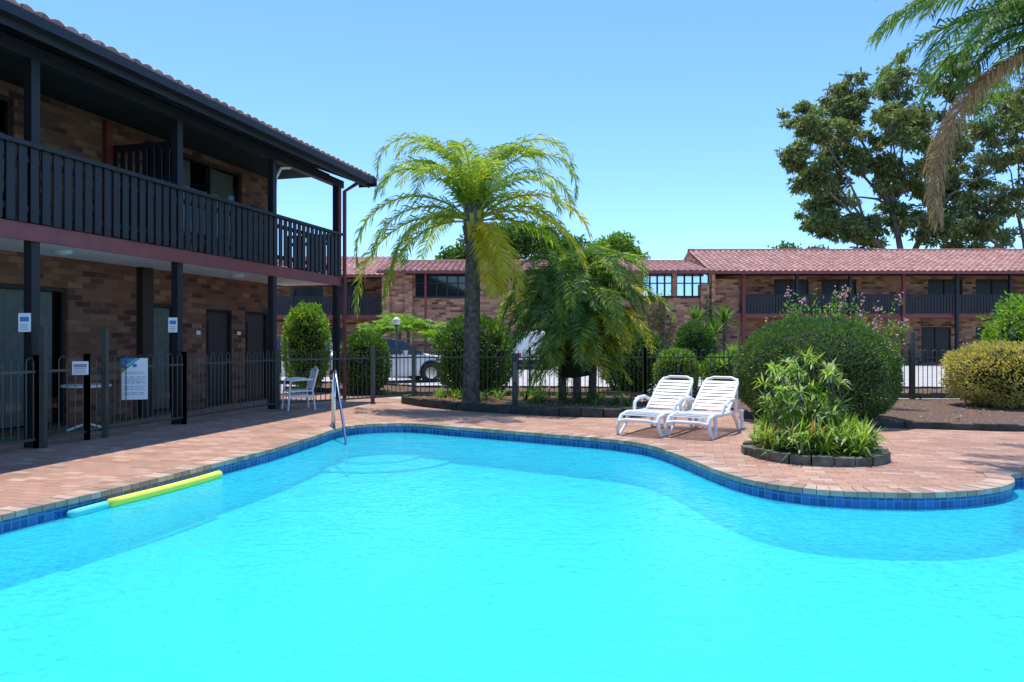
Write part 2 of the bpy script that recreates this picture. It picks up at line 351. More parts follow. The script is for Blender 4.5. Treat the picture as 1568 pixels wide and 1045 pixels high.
def glazed(mb,a,b,zb,zt,x,div=2,curt=None,fr='darkbrown'):
    mb.box(x-.14,x-.06,a,a+.05,zb,zt,fr); mb.box(x-.14,x-.06,b-.05,b,zb,zt,fr); mb.box(x-.14,x-.06,a+.05,b-.05,zt-.06,zt,fr); mb.box(x-.14,x-.06,a+.05,b-.05,zb,zb+.05,fr)
    for i in range(1,div): c=a+(b-a)*i/div; mb.box(x-.135,x-.065,c-.03,c+.03,zb+.05,zt-.06,fr)
    mb.face([(x-.1,a+.05,zb+.05),(x-.1,b-.05,zb+.05),(x-.1,b-.05,zt-.06),(x-.1,a+.05,zt-.06)],'glass')
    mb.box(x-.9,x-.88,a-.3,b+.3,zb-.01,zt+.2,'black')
    for (ca,cb) in (curt or []):
        m=int((cb-ca)/.05)
        for i in range(m):
            y0=ca+(cb-ca)*i/m;y1=ca+(cb-ca)*(i+1)/m; xa=x-.17-.04*(i%2);xb=x-.17-.04*((i+1)%2)
            mb.face([(xa,y0,zb+.06),(xb,y1,zb+.06),(xb,y1,zt-.07),(xa,y0,zt-.07)],'curtain')
mb=MB()
glazed(mb,-7.5,-5,.02,2.2,WX,2); glazed(mb,-3.5,1.97,.02,2.3,WX,4,[(-3.4,-2.4),(-.9,.35),(.9,1.85)]); glazed(mb,3.88,4.55,.02,2.15,WX,1,[(3.95,4.5)])
glazed(mb,-2.4,1.0,3.05,5.15,WX,3,[(.3,.9)]); glazed(mb,3.65,6.6,3.05,5.25,WX,3,[(5.6,6.5),(4.75,5.1)]); glazed(mb,-7.5,-4,3.05,5.15,WX,3)
mb.obj('windows',LB)
mb=MB()
for (a,b) in ((5.37,6.24),(6.72,7.60)):
    mb.box(WX-.12,WX-.07,a+.05,b-.05,.03,2.04,'darkbrown'); mb.box(WX-.14,WX-.02,a,a+.05,.02,2.1,'black'); mb.box(WX-.14,WX-.02,b-.05,b,.02,2.1,'black'); mb.box(WX-.14,WX-.02,a+.05,b-.05,2.04,2.1,'black')
    mb.box(WX-.07,WX-.05,a+.15,b-.15,.25,.95,'darkbrown'); mb.box(WX-.07,WX-.05,a+.15,b-.15,1.1,1.85,'darkbrown')
    mb.tube([(WX-.07,b-.12,1.0),(WX,b-.12,1.0)],.02,'steel',6)
    mb.box(WX+.004,WX+.014,a-.3,a-.18,1.55,1.63,'whitep')
mb.obj('doors',LB)
mb=MB()
mb.box(WX+.003,.05,T0,8.4,2.80,2.86,'soffit'); mb.box(WX+.003,.05,T0,8.4,2.862,3.0,'darkbrown')
mb.box(-8,WX,T0,T1,2.83,2.98,'soffit')
mb.box(.053,.10,T0,8.45,2.76,2.985,'maroon'); mb.box(WX,.05,8.403,8.45,2.76,2.985,'maroon')
mb.obj('balcony_slab',LB)
mb=MB()
posts=[-8.25,-5.5,-2.75,0,2.75,5.55,8.25]
for t in posts:
    mb.box(-.08,.05,t-.065,t+.065,0,2.797,'dark'); mb.box(-.08,.05,t-.065,t+.065,3.003,5.2,'dark')
mb.box(-.08,.06,T0,8.5,5.202,5.38,'dark')
mb.tube([(.14,8.38,0),(.14,8.38,5.1),(.5,8.5,5.35)],.05,'red',8)
mb.box(.053,.09,8.19,8.31,3.003,5.2,'red')
mb.tube([(0,5.63,4.55),(0,5.66,4.85),(0,5.85,5.1),(0,6.2,5.19)],.03,'whitep',6)
mb.obj('posts',LB)
mb=MB()
def railing(mb,p,q,z0,z1,pw=.12,gap=.05,k='dark'):
    p=Vector((*p,0));q=Vector((*q,0));L=(q-p).length;d=(q-p)/L;nn=Vector((-d.y,d.x,0))
    cnt=int(L/(pw+gap)); 
    for i in range(cnt):
        c=p+d*((i+.5)*L/cnt); a=c-d*pw/2;b=c+d*pw/2; dz=random.uniform(-.008,.008)
        o=nn*.012
        mb.hexa([a-o+Vector((0,0,z0+dz)),b-o+Vector((0,0,z0+dz)),b+o+Vector((0,0,z0+dz)),a+o+Vector((0,0,z0+dz)),a-o+Vector((0,0,z1)),b-o+Vector((0,0,z1)),b+o+Vector((0,0,z1)),a+o+Vector((0,0,z1))],k)
    mb.bar(p+Vector((0,0,z1+.035)),q+Vector((0,0,z1+.035)),.12,.06,k)
    for z in (z0+.18,z1-.16): mb.bar(p+nn*.04+Vector((0,0,z)),q+nn*.04+Vector((0,0,z)),.05,.08,k)
for i in range(len(posts)-1): railing(mb,(.125,posts[i]+.0),(.125,posts[i+1]-.002),2.995,3.98)
railing(mb,(.06,8.32),(-1.45,8.32),3.02,3.98)
for t in (2.75,-2.75):
    for i in range(9):
        x=-1.42+i*.155; mb.box(x,x+.095,t+.07,t+.095,3.06,4.86,'dark')
    mb.box(-1.49,-.08,t+.098,t+.15,4.78,4.9,'dark'); mb.box(-1.49,-.08,t+.098,t+.15,3.5,3.6,'dark')
mb.obj('balcony_railing',LB)
def tileroof(mb,p0,u,v,L,H,tw=.26,row=.33,amp=.03,k='rooftile'):
    p0=Vector(p0);u=Vector(u);v=Vector(v);nn=u.cross(v).normalized()
    if nn.z<0: nn=-nn
    nu=int(L/tw)*4; nv=max(1,int(H/row))
    def P(i,j,top):
        a=i*L/nu; h=amp*(abs(math.sin(math.pi*i/4))) *1.2
        return p0+u*a+v*(H*j/nv)+nn*(h+(.0 if top else .028))
    mi=mb.mi(k)
    for j in range(nv):
        b=len(mb.v)
        for i in range(nu+1): mb.v.append(tuple(P(i,j,False)))
        for i in range(nu+1): mb.v.append(tuple(P(i,j+1,True)))
        for i in range(nu+1): mb.v.append(tuple(P(i,j,True)-nn*(.05 if j==0 else 0)))
        for i in range(nu):
            mb.f.append((b+i,b+i+1,b+nu+1+i+1,b+nu+1+i)); mb.m.append(mi)
            x0=i*L/nu;x1=(i+1)*L/nu;y0=j*row;y1=(j+1)*row-.001; mb.uv+=[(x0,y0+.012),(x1,y0+.012),(x1,y1),(x0,y1)]
            mb.f.append((b+2*nu+2+i,b+2*nu+2+i+1,b+i+1,b+i)); mb.m.append(mi); mb.uv+=[(x0,y0+.1),(x1,y0+.1),(x1,y0+.15),(x0,y0+.15)]
mb=MB(); sl=math.radians(21); c,s_=math.cos(sl),math.sin(sl)
tileroof(mb,(.68,T0,5.50),(0,1,0),(-c,0,s_),17.95,5.6,tw=.22,amp=.03)
tileroof(mb,(-.68-9.2+.0,T0,5.50),(0,1,0),(c,0,s_),17.95,5.6,tw=.22,amp=.03)
mb.tube([(-4.58,T0,7.5),(-4.58,8.95,7.5)],.12,'rooftile',10)
mb.obj('roof_tiles',LB)
mb=MB()
mb.hexa([(.56,T0,5.38),(-4.5,T0,5.38+5.06*math.tan(sl)),(-4.5,8.9,5.38+5.06*math.tan(sl)),(.56,8.9,5.38),(.56,T0,5.46),(-4.5,T0,5.46+5.06*math.tan(sl)),(-4.5,8.9,5.46+5.06*math.tan(sl)),(.56,8.9,5.46)],'darkbrown')
mb.box(-8.2,-.0,T0,T1,5.38,5.43,'black')
for i in range(29): 
    t=T0+.3+i*.62; mb.bar((.55,t,5.33),(-1.3,t,5.33+1.85*math.tan(sl)),.05,.10,'dark')
mb.box(.56,.70,T0,8.9,5.36,5.49,'dark')
mb.box(.545,.558,T0,8.9,5.26,5.46,'dark')
mb.bar((.70,8.93,5.42),(-4.5,8.93,5.42+5.2*math.tan(sl)),.04,.2,'dark')
mb.box(.25,.74,8.905,8.95,5.30,5.50,'dark')
mb.obj('eaves_and_gutter',LB)
mb=MB()
for t in (1.15,5.4):
    core(mb,(-.75,t,2.79),.16,.12,.06,'soffit',16,0); 
mb.tube([(WX+.05,3.78,0),(WX+.05,3.78,2.78)],.025,'soffit',8)
mb.obj('lights_and_pipe',LB,smooth=True)
def localp(n,t,z=0): 
    return (OX+n*math.cos(TH)+t*math.sin(TH), OY-n*math.sin(TH)+t*math.cos(TH), z)
def sign(name,n,t,z0,z1,w,poster=False):
    mb=MB(); mb.box(-w/2,w/2,-.008,.008,0,z1-z0,'whitep'); h=z1-z0
    if poster:
        mb.face([(-w/2,-.0105,h),(-w/2,-.0105,h-.16),(w*.1,-.0105,h)],'blue'); mb.face([(-w/2,-.0105,h-.18),(-w/2,-.0105,h-.23),(w*.22,-.0105,h),(w*.12,-.0105,h)],'green')
        r=random.Random(3); z=h-.22
        while z>.06:
            x=-w/2+.03
            while x<w/2-.06:
                l=r.uniform(.03,.09); mb.box(x,min(x+l,w/2-.03),-.011,-.0085,z,z+.009,'text'); x+=l+.015
            z-=.024 if r.random()<.8 else .05
        mb.box(-.03,.03,-.011,-.0085,h-.14,h-.09,'blue')
    else:
        mb.box(-w/2+.02,w/2-.02,-.011,-.0085,h*.55,h*.8,'blue' if w<.18 else 'text')
        for i in range(3): mb.box(-w/2+.02,w/2-.03,-.011,-.0085,h*.12+i*.03,h*.12+i*.03+.01,'text')
    x,y,_=localp(n,t); return mb.obj(name,None,(x,y,z0),.35)
sign('depth_sign',0.0,-.12,1.55,1.80,.14); sign('depth_sign',0,2.63,1.57,1.82,.14)
sign('pool_rules_sign',.22,1.55,.52,1.16,.36,True); sign('pool_gate_notice',.22,.55,.95,1.14,.2)
# ---------------------------------------------------------------- fences
def loopfence(name,pts,posts_h=1.25,k='fence',sp=.105,loops=True,postev=2.4,thick=.016):
    mb=MB()
    for a,b in zip(pts[:-1],pts[1:]):
        a=Vector((*a,0));b=Vector((*b,0));L=(b-a).length;d=(b-a)/L
        npan=max(1,round(L/postev)); 
        for i in range(npan+1):
            p=a+d*(L*i/npan); mb.box(p.x-.03,p.x+.03,p.y-.03,p.y+.03,0,posts_h,k); mb.box(p.x-.036,p.x+.036,p.y-.036,p.y+.036,posts_h,posts_h+.02,k)
        for z in (.12,1.02): mb.bar(a+Vector((0,0,z)),b+Vector((0,0,z)),.022,.034,k)
        n=int(L/sp/2)*2
        for i in range(0,n,2):
            p=a+d*((i+.5)*L/n);q=a+d*((i+1.5)*L/n)
            c=(p+q)/2;r=(q-p).length/2
            path=[p+Vector((0,0,.1)),p+Vector((0,0,1.15))]+[c-d*r*math.cos(t)+Vector((0,0,1.15+r*math.sin(t))) for t in (.6,1.57,2.54)]+[q+Vector((0,0,1.15)),q+Vector((0,0,.1))]
            mb.tube(path,thick/2,k,4,False)
    return mb.obj(name)
L2=lambda n,t: localp(n,t)[:2]
loopfence('pool_fence',[L2(.13,-8.2),L2(.13,-.05),L2(.13,.75),L2(.13,2.75),L2(.13,5.5)],1.22,'fence_l')
loopfence('pool_fence',[L2(.13,5.55),(-3.18,16.45),(-2.35,17.2),(3.2,17.3),(9.4,16.9),(20,16.6)],1.25,'fence',postev=2.5,thick=.02)
mb=MB()
for p in (L2(.2,1.0),L2(.2,-.02)):
    mb.box(p[0]-.035,p[0]+.035,p[1]-.035,p[1]+.035,0,1.62,'fence_l')
for p in ((-3.18,16.4),(9.4,16.85),(-2.35,17.15)):
    mb.box(p[0]-.04,p[0]+.04,p[1]-.04,p[1]+.04,0,1.3 if p[0]<9 else 1.62,'fence')
mb.obj('gate_posts')
mb=MB(); mb.box(.0,.12,14.35,14.47,0,1.12,'kerb'); mb.box(-.01,.13,14.34,14.48,1.12,1.16,'kerb'); mb.box(.02,.10,14.33,14.35,.6,1.0,'fence'); mb.obj('bollard_light')
# ---------------------------------------------------------------- garden beds
def bed(name,poly,edge_to,h=.16,k='mulch',ek='kerb'):
    e=empty(name); o=fillpoly('soil',poly,None,h-.05,k); o.parent=e
    mb=MB()
    for i in range(edge_to):
        a=Vector((*poly[i],0));b=Vector((*poly[i+1],0));L=(b-a).length;c=max(1,int(L/.28))
        for j in range(c):
            p=a.lerp(b,(j+.02)/c);q=a.lerp(b,(j+.98)/c); hh=h+random.uniform(-.012,.012)
            mb.bar(p+Vector((0,0,hh/2)),q+Vector((0,0,hh/2)),.13+random.uniform(-.01,.01),hh,ek)
    mb.obj('edging',e,bevel=.012)
    mb=MB(); P=[]
    bx=[p[0] for p in poly];by=[p[1] for p in poly]
    def inside(x,y):
        r=False;j=len(poly)-1
        for i in range(len(poly)):
            if (poly[i][1]>y)!=(poly[j][1]>y) and x<(poly[j][0]-poly[i][0])*(y-poly[i][1])/(poly[j][1]-poly[i][1])+poly[i][0]: r=not r
            j=i
        return r
    for _ in range(2200):
        x=random.uniform(min(bx),max(bx));y=random.uniform(min(by),max(by))
        if inside(x,y): P.append((x,y,h-.045+random.random()*.02))
    if P:
        P=np.array(P); D=unit(len(P))*np.array([1,1,.25]); addleaves(mb,P,D,.07,.03,'dead'); mb.obj('bark_chips',e)
    return e
bed('garden_bed',[(-2.4,16.95),(-2.45,16.3),(-1.9,15.5),(-1.1,14.7),(0,14.0),(.9,13.55),(1.7,13.35),(2.4,13.4),(2.7,13.9),(2.8,15),(2.8,17.1)],9)
bed('garden_bed',[(4.5,14),(4.3,13.2),(4.7,12.4),(5.4,12.0),(6.1,11.85),(7.7,11.4),(12,10.9),(19,10.6),(19,16.5),(4.5,16.9)],7,.10)
for poly in ([(-6.5,20.5),(-3.0,18.4),(3.3,18.2),(3.3,20.3),(-2.6,20.6),(-5.5,23.5)],[(4.2,18.0),(20,17.6),(20,20.0),(4.2,20.4)]):
    bed('verge_garden_bed',poly,len(poly)-1,.12)
mb=MB(); cx,cy=3.78,9.0; R_=.80
for j in range(22):
    t0=2*math.pi*(j+.04)/22;t1=2*math.pi*(j+.96)/22; r0=R_-.09;r1=R_+.05+random.uniform(-.015,.02); h=.10+random.uniform(-.015,.02)
    q=[(cx+r*math.cos(t),cy+r*math.sin(t)) for r,t in ((r0,t0),(r1,t0),(r1,t1),(r0,t1))]
    mb.hexa([(x,y,0) for x,y in q]+[(x,y,h) for x,y in q],'stone')
mb.face([(cx+(R_-.05)*math.cos(2*math.pi*j/24),cy+(R_-.05)*math.sin(2*math.pi*j/24),.07) for j in range(24)],'mulch')
mb.obj('round_planter',bevel=.012)
mb=MB()
for i in range(120):
    a=random.uniform(0,6.28);r=.70*math.sqrt(random.random()); spiky(mb,(cx+r*math.cos(a),cy+r*math.sin(a),.08+random.uniform(0,.5)*(1-r)),22,random.uniform(.24,.36),.024,random.choice(['strap','strap','strap','varie','palmd','dead']) if r>.35 else 'strap',.0,1.45,1.3)
mb.obj('spider_plant_clump')
mb=MB()
for i in range(40):
    a=random.uniform(0,6.28);r=.50*math.sqrt(random.random()); x,y=cx-.05+r*math.cos(a),cy+.1+r*math.sin(a); h=random.uniform(.55,1.26)-r*.4
    x2,y2=x+random.uniform(-.22,.22),y+random.uniform(-.1,.1)
    mb.tube([(x,y,.05),((x+x2)/2+.02,(y+y2)/2,h*.55),(x2,y2,h)],.008,'bark',5)
    spiky(mb,(x2,y2,h),22,.22,.028,'varie' if random.random()<.65 else 'strap',-.5,1.1,1.2)
    spiky(mb,((x+x2)/2,(y+y2)/2,h*.65),16,.19,.026,'bushl',-.4,1.0,1.3)
mb.obj('dracaena_plant')
# ---------------------------------------------------------------- bushes
ball_bush('clipped_round_bush',(5.45,12.95,.84),1.38,.98,30000,.062,'bushg',am=.045,thick=.07,sq=.93)
ball_bush('golden_bush',(10.35,15.0,.72),1.15,.66,12000,.075,'gold',ry=1.0,am=.14,sq=.85)
ball_bush('green_shrub',(12.4,16.4,1.35),1.5,1.15,8000,.11,'bushl',ry=1,am=.25)
ball_bush('topiary_bush',(-5.6,19.6,1.25),.60,1.15,6500,.09,'bushl',am=.10,sq=.85)
ball_bush('topiary_bush',(-3.95,19.2,.80),.66,.82,6500,.09,'bush',am=.10,sq=.85)
ball_bush('topiary_bush',(-.95,18.6,1.0),1.0,1.03,8000,.10,'bush',am=.16,sq=.85)
ball_bush('topiary_bush',(3.2,19.2,.9),.8,.95,6000,.10,'bush',am=.2)
ball_bush('topiary_bush',(5.0,19.6,1.2),.55,.75,5000,.08,'bush',am=.08)
ball_bush('lime_shrub',(4.1,17.9,.65),.52,.55,4000,.08,'bushl',am=.1,sq=.85)
ball_bush('lime_shrub',(5.6,18.6,.6),.7,.5,3000,.09,'bushl',am=.2)
ball_bush('hedge',(8.2,18.4,.6),1.6,.6,5000,.09,'bush',ry=.5,am=.25)
mb=MB()
for i in range(60):
    x=random.uniform(-1.9,2.6); y=random.uniform(max(14.4,15.2-x*.8),17.0); spiky(mb,(x,y,.1),16,random.uniform(.18,.4),.03,random.choice(['bushl','palmd','bush']),.1,1.3,.8)
mb.obj('ground_cover_plants')
mb=MB()
for i in range(56):
    a=random.uniform(-1.3,1.6); x0=6.4+a*.6; y0=14.9+random.uniform(-.4,.4); x1=6.6+a*.95; z1=2.25-.16*abs(a)+random.uniform(-.45,.35)
    mb.tube([(x0,y0,0),((x0+x1)/2,y0,z1*.55),(x1,y0,z1)],.008,'bark',4)
    m=60; P=np.array([[x0+(x1-x0)*t,y0,z1*t] for t in .3+.66*rng.random(m)])+rng.normal(size=(m,3))*.06; D=unit(m)+np.array([0,0,.4]); addleaves(mb,P,D/np.linalg.norm(D,axis=1,keepdims=True),.10,.038,'bushl')
    if i%5<2:
        m=16; P=np.array([[x1,y0,z1]])+rng.normal(size=(m,3))*np.array([.04,.04,.06]); addleaves(mb,P,unit(m),.055,.045,'flower')
mb.obj('flowering_shrub')
mb=MB()
for (x,y,z) in ((-5.3,29,1.6),(-4.1,28.4,1.75),(-3.5,29.4,1.6),(-2.9,28,1.3),(-4.7,30,1.9)):
    mb.tube([(x,y,0),(x,y,z)],.08,'bark',6)
    for q in range(16): frond(mb,(x,y,z),q*.39+random.random(),random.uniform(.3,1.3),random.uniform(-.6,.2),1.15,'bushl',ll=.36,nl=24,droop=.3,wid=.045)
mb.obj('cycad_cluster')
mb=MB()
for (x,y,z) in ((5.5,21.5,2.0),(6.3,21.3,1.95),(5.9,21,1.6)):
    mb.tube([(x,y,0),(x,y,z)],.07,'bark',6); spiky(mb,(x,y,z),70,.62,.06,'palmd',-.2,1.45,.3)
mb.obj('yucca_plant')
mb=MB(); mb.tube([(5.5,17.9,0),(5.4,17.9,1.0)],.03,'bark',5)
for x,z in ((5.3,.8),(5.6,.6),(5.5,1.1)): spiky(mb,(x,17.9,z),40,.4,.04,'bushl',-.2,1.4,.5)
mb.obj('strappy_shrub')
# ---------------------------------------------------------------- palms
def palm_trunk(mb,x,y,z0,z1,r0,r1,lean=(0,0),k='bark'):
    n=26; pts=[];rr=[]
    for i in range(n+1):
        t=i/n; pts.append((x+lean[0]*t,y+lean[1]*t,z0+(z1-z0)*t)); rr.append((r0+(r1-r0)*t)*(1.0+(.05 if i%2 else 0))*(1.25 if i==0 else 1))
    mb.tube(pts,rr,k,14)
R=math.radians
mb=MB(); px,py=-.88,15.4
palm_trunk(mb,px,py,.08,3.75,.185,.15,(.05,0))
cz=3.95; c0=(px+.05,py,cz)
for i in range(34):
    a=i*2.4; h=.022*i; mb.bar((c0[0]+.12*math.cos(a),c0[1]+.12*math.sin(a),cz-.55+h),(c0[0]+.20*math.cos(a),c0[1]+.20*math.sin(a),cz-.15+h),.09,.04,random.choice(['bark','palmy','bark']))
main=[
 (176,78,-95,3.8,'palm',2.0),(168,70,-80,3.2,'palm',1.8),(190,62,-75,2.9,'palm',1.7),(184,42,-98,3.6,'palm',1.2),(172,22,-92,3.9,'palm',.95),(180,8,-90,3.0,'palm',.9),(200,20,-92,2.6,'palm',1.0),(150,74,-50,2.9,'palm',1.6),(178,34,-80,2.8,'palm',1.2),
 (110,86,30,2.3,'palm',1.2),(60,86,0,2.7,'palm',1.6),(4,76,-95,3.8,'palm',2.0),(-10,70,-98,3.6,'palm',1.7),(14,64,-90,3.3,'palm',1.6),(-30,58,-80,2.8,'palm',1.4),(2,42,-70,3.1,'palmy',1.3),(-14,26,-75,3.1,'palmy',1.0),(8,16,-60,2.5,'palm',1.0),(-5,34,-85,2.8,'palm',1.2),
 (-55,0,-88,2.0,'palmy',.8),(-62,-25,-89,1.9,'palmy',.7),(-35,-10,-90,2.2,'palmy',.8),(-40,-30,-88,1.8,'palmy',.8),(-30,-40,-89,1.7,'palmy',.8),(-100,82,-75,2.8,'palm',1.8),(-70,72,-85,2.7,'palm',1.5),(-125,68,-80,2.6,'palm',1.5),(40,54,-60,2.6,'palm',1.3),(-140,24,-85,2.4,'palm',1.0),(30,84,-60,3.1,'palm',2.0),(205,82,-60,2.9,'palm',2.0),(130,28,-60,2.4,'palm',1.0),(90,66,-50,2.6,'palm',1.3),(-5,88,-30,2.6,'palm',1.6),(165,84,-20,2.6,'palm',1.8),(20,80,-10,2.6,'palm',1.6)]
for az,e0,e1,L,k,pw in main:
    frond(mb,c0,R(az),R(e0),R(e1),L,k,ll=.48,nl=92,droop=.65,wid=.031,rk='palmy',pw=pw)
mb.obj('queen_palm_tree')
mb=MB(); qx,qy=1.42,15.7
for o in ((0,0),(.35,.2),(-.3,.15)): palm_trunk(mb,qx+o[0],qy+o[1],.08,2.3,.09,.08,(o[0]*.2,0))
core(mb,(qx,qy,1.65),.66,.5,1.05,'core',14,.3)  # added dark ellipsoid, stands in for the shaded crown interior
for i in range(250):
    lo=random.random()
    o=random.choice(((0,0,2.95),(.42,.1,2.75),(-.38,.1,2.6),(0,-.2,2.3),(.35,-.3,2.0),(-.3,-.2,1.8),(.1,-.3,1.4),(-.1,-.35,1.2)))
    az=random.uniform(0,6.28); k='palmd' if random.random()<.6 else 'palm'
    if o[2]<2.1 and math.cos(az)>.3 and random.random()<.35: k='palmy'
    frond(mb,(qx+o[0],qy+o[1],o[2]-.25*lo),az,R(80-75*lo),R(-60-28*random.random()),random.uniform(1.4,2.1)*(1 if o[2]>1.5 else .7),k,ll=.32,nl=44,droop=.35,wid=.023,pw=1.1)
mb.obj('pygmy_date_palm')
mb=MB(); nx,ny,nz=7.75,9.3,5.5
palm_trunk(mb,nx,ny,0,nz-.1,.2,.15)
for az,e0,e1,L in ((178,40,-42,3.3),(186,30,-62,3.1),(190,52,-55,3.2),(168,30,-50,3.1),(200,30,-60,2.9),(150,55,-40,3.2),(215,60,-50,3),(120,50,-60,3),(90,40,-60,3),(60,60,-70,3),(30,40,-60,3),(0,50,-70,3),(-30,60,-60,3),(-60,35,-60,3),(-100,55,-60,3),(245,40,-60,2.8),(182,12,-55,2.3),(174,20,-60,2.6),(165,0,-60,2.0),(172,62,-35,3.3)):
    frond(mb,(nx,ny,nz),R(az),R(e0),R(e1),L,'palmd',ll=.55,nl=95,droop=1.0,wid=.028,rk='palmd')
frond(mb,(nx,ny,nz-.2),R(186),R(-2),R(-98),3.9,'dead',ll=.46,nl=130,droop=2.6,wid=.02,rk='dead',dens=3,pw=1.25)
mb.obj('overhanging_palm_tree')
# ---------------------------------------------------------------- eucalypts
def gum(name,base,clumps,yd,leafk,per=150,sub=12,ls=.42,trunk=.55,fork=7.0):
    mb=MB(); bx,by=base; f=Vector((bx+.3,by,fork)); mb.tube([(bx,by,0),(bx+.1,by,fork*.5),tuple(f)],[trunk,trunk*.85,trunk*.7],'gumbark',10)
    limbs=[f+Vector((dx,random.uniform(-.8,.8),dz)) for dx,dz in ((-3.2,3.2),(-.8,5.5),(2.4,4.8),(4.0,2.2),(-1.6,1.6))]
    for l_ in limbs: mb.tube([tuple(f),tuple(f.lerp(l_,.5)+Vector((random.uniform(-.3,.3),0,.3))),tuple(l_)],[trunk*.55,trunk*.42,trunk*.3],'gumbark',8)
    for (x,z,r) in clumps:
        y=by+random.uniform(-yd,yd); c=Vector((x,y,z)); s0=min(limbs,key=lambda q:(q-c).length); m=s0.lerp(c,.5)+Vector((random.uniform(-.8,.8),0,random.uniform(.0,.9)))
        mb.tube([tuple(s0),tuple(s0.lerp(m,.5)+Vector((random.uniform(-.3,.3),0,.3))),tuple(m),tuple(c)],[trunk*.24,trunk*.19,trunk*.13,.04],'gumbark',6)
        for s in range(sub):
            d=Vector(unit(1)[0]); q=c+Vector((d.x*r,d.y*r,d.z*r*.85))*random.uniform(.4,1.15); rr=r*random.uniform(.18,.38)
            mb.tube([tuple(c.lerp(m,.3*random.random())),tuple(c.lerp(q,.5)+Vector((0,0,.2))),tuple(q)],[.06,.035,.012],'gumbark',4,False)
            n=int(per*random.uniform(.6,1.3)); e=unit(n); P=np.array(q)+e*(rng.random((n,1))**.5)*np.array([rr*1.3,rr*1.3,rr*.65])
            D=unit(n)*.8+np.array([0,0,-.45]); D/=np.linalg.norm(D,axis=1,keepdims=True)
            addleaves(mb,P,D,ls*(.6+.7*rng.random(n)),ls*.38,leafk)
    return mb.obj(name)
cl=[(22.4,16.2,1.3),(25.5,21.2,1.6),(24.3,18.6,1.3),(29.2,23.0,1.8),(33.2,23.8,1.9),(37.2,23.5,2.0),(27.4,17.8,2.1),(31.0,19.0,2.4),(24.7,14.3,1.6),(28.1,13.6,2.2),(32.7,15.4,2.8),(36.0,19.5,2.6),(35.8,13.2,2.8),(40.1,20.5,2.5),(40.8,16.4,2.5),(39,12,2.6),(30.3,10.9,2.1),(25.4,10.9,1.1),(34.0,10.4,2.2),(38,15,2.0),(28.8,20.7,1.6),(33.6,21.0,2.0),(37,10.3,2.2),(26.3,12.4,1.5),(30.2,16.4,1.9),(32.3,12.3,2.0),(28.2,10.4,1.7),(26.2,15.8,1.5),(34.6,17,1.9)]
gum('eucalyptus_tree',(32.5,60),cl,3.0,'gum',per=98,sub=20,ls=.50)
cl2=[(41,19,2),(43.5,17.5,2),(42,14,2.2),(45,21,2.5),(46,13,2.4),(40.5,11,2),(44,10,2),(48,17,2.6),(42.5,22.5,2)]
gum('eucalyptus_tree',(45,63),cl2,2.5,'gumg',per=70,sub=13,ls=.45,trunk=.4)
def broad(name,base,clumps,k='bush',n=2600,ls=.35):
    mb=MB(); bx,by=base; mb.tube([(bx,by,0),(bx,by,5)],[.35,.25],'gumbark',8)
    for (x,z,r) in clumps:
        mb.tube([(bx,by,4),(x,by,z)],[.15,.05],'gumbark',5); e=unit(n); off=np.array([noise.noise(Vector(q)*2.5+Vector((x,z,0))) for q in e])
        P=np.array([x,by,z])+e*(rng.random((n,1))**.35)*(1+.5*off[:,None])*np.array([r,r,r*.7]); addleaves(mb,P,unit(n),ls*(.6+.8*rng.random(n)),ls*.5,k)
    return mb.obj(name)
broad('background_tree',(-.5,54),[(-4,7.4,1.5),(-2.2,8.5,1.8),(-.2,9.0,2.0),(2,8.8,2.2),(4,8.0,1.7),(-1,6.8,2)],'bush',2200)
broad('background_tree',(7.5,56),[(6.8,8.2,1.4),(8.2,8.7,1.4),(9.3,7.6,1.2)],'bushl',1800)
broad('background_tree',(24.5,64),[(22.5,8.4,1.2),(24.5,8.8,1.5),(27,8.6,1.5)],'bush',1800)
# ---------------------------------------------------------------- far motel wing
FB=empty('motel_building',(0,0,0),0)
mb=MB()
Y=43.6
xr0,xr1=11.6,46
ops=[];ops2=[]
x=13.9
while x<44:
    ops+=[(x+2.0,x+4.1,3.05,5.1),(x+4.9,x+7.0,3.05,5.1)]; ops2+=[(x+1.6,x+3.4,.05,2.2),(x+4.9,x+6.7,.05,2.2)]; x+=9.35
ops=[o for o in ops if o[1]<45.5]; ops2=[o for o in ops2 if o[1]<45.5]
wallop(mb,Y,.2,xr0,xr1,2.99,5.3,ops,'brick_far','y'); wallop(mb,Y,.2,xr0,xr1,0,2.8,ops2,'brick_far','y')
mb.box(xr0-.2,xr0,41.0,Y+.2,0,5.3,'brick_far'); mb.box(xr0,xr0+1.75,42.2,Y-.001,0,5.0,'brick_far')
lops=[(-5.55,-2.5,3.9,5.25),(7.5,9.2,3.9,5.25),(9.45,11.3,3.9,5.25)]
wallop(mb,41.2,.2,-7.2,xr0-.201,0,5.3,lops,'brick_far','y')
for xx in (-7.2,-5.9,11.0): mb.box(xx-.22,xx+.22,40.95,41.198,0,4.6 if xx>0 else 5.15,'brick_far')
mb.box(-7.0,-6.6,41.4,46,0,5.3,'brick_far')
wallop(mb,45.6,.2,-26,-7.2,0,2.8,[(-22,-20,.05,2.2),(-17,-15,.05,2.2),(-12.4,-10.6,.05,2.2)],'brick_far','y'); wallop(mb,45.6,.2,-26,-7.2,2.99,5.3,[(-19,-17,3.05,5.1),(-13.8,-12,3.05,5.1),(-11,-9.4,3.05,5.1)],'brick_far','y')
mb.obj('walls',FB)
mb=MB()
for (a,b,zb,zt) in ops+ops2:
    mb.box(a,b,Y+.12,Y+.16,zb,zt,'dimglass'); mb.box((a+b)/2-.04,(a+b)/2+.04,Y+.07,Y+.119,zb,zt,'darkbrown'); mb.box(a,b,Y+.07,Y+.119,zt-.08,zt,'darkbrown')
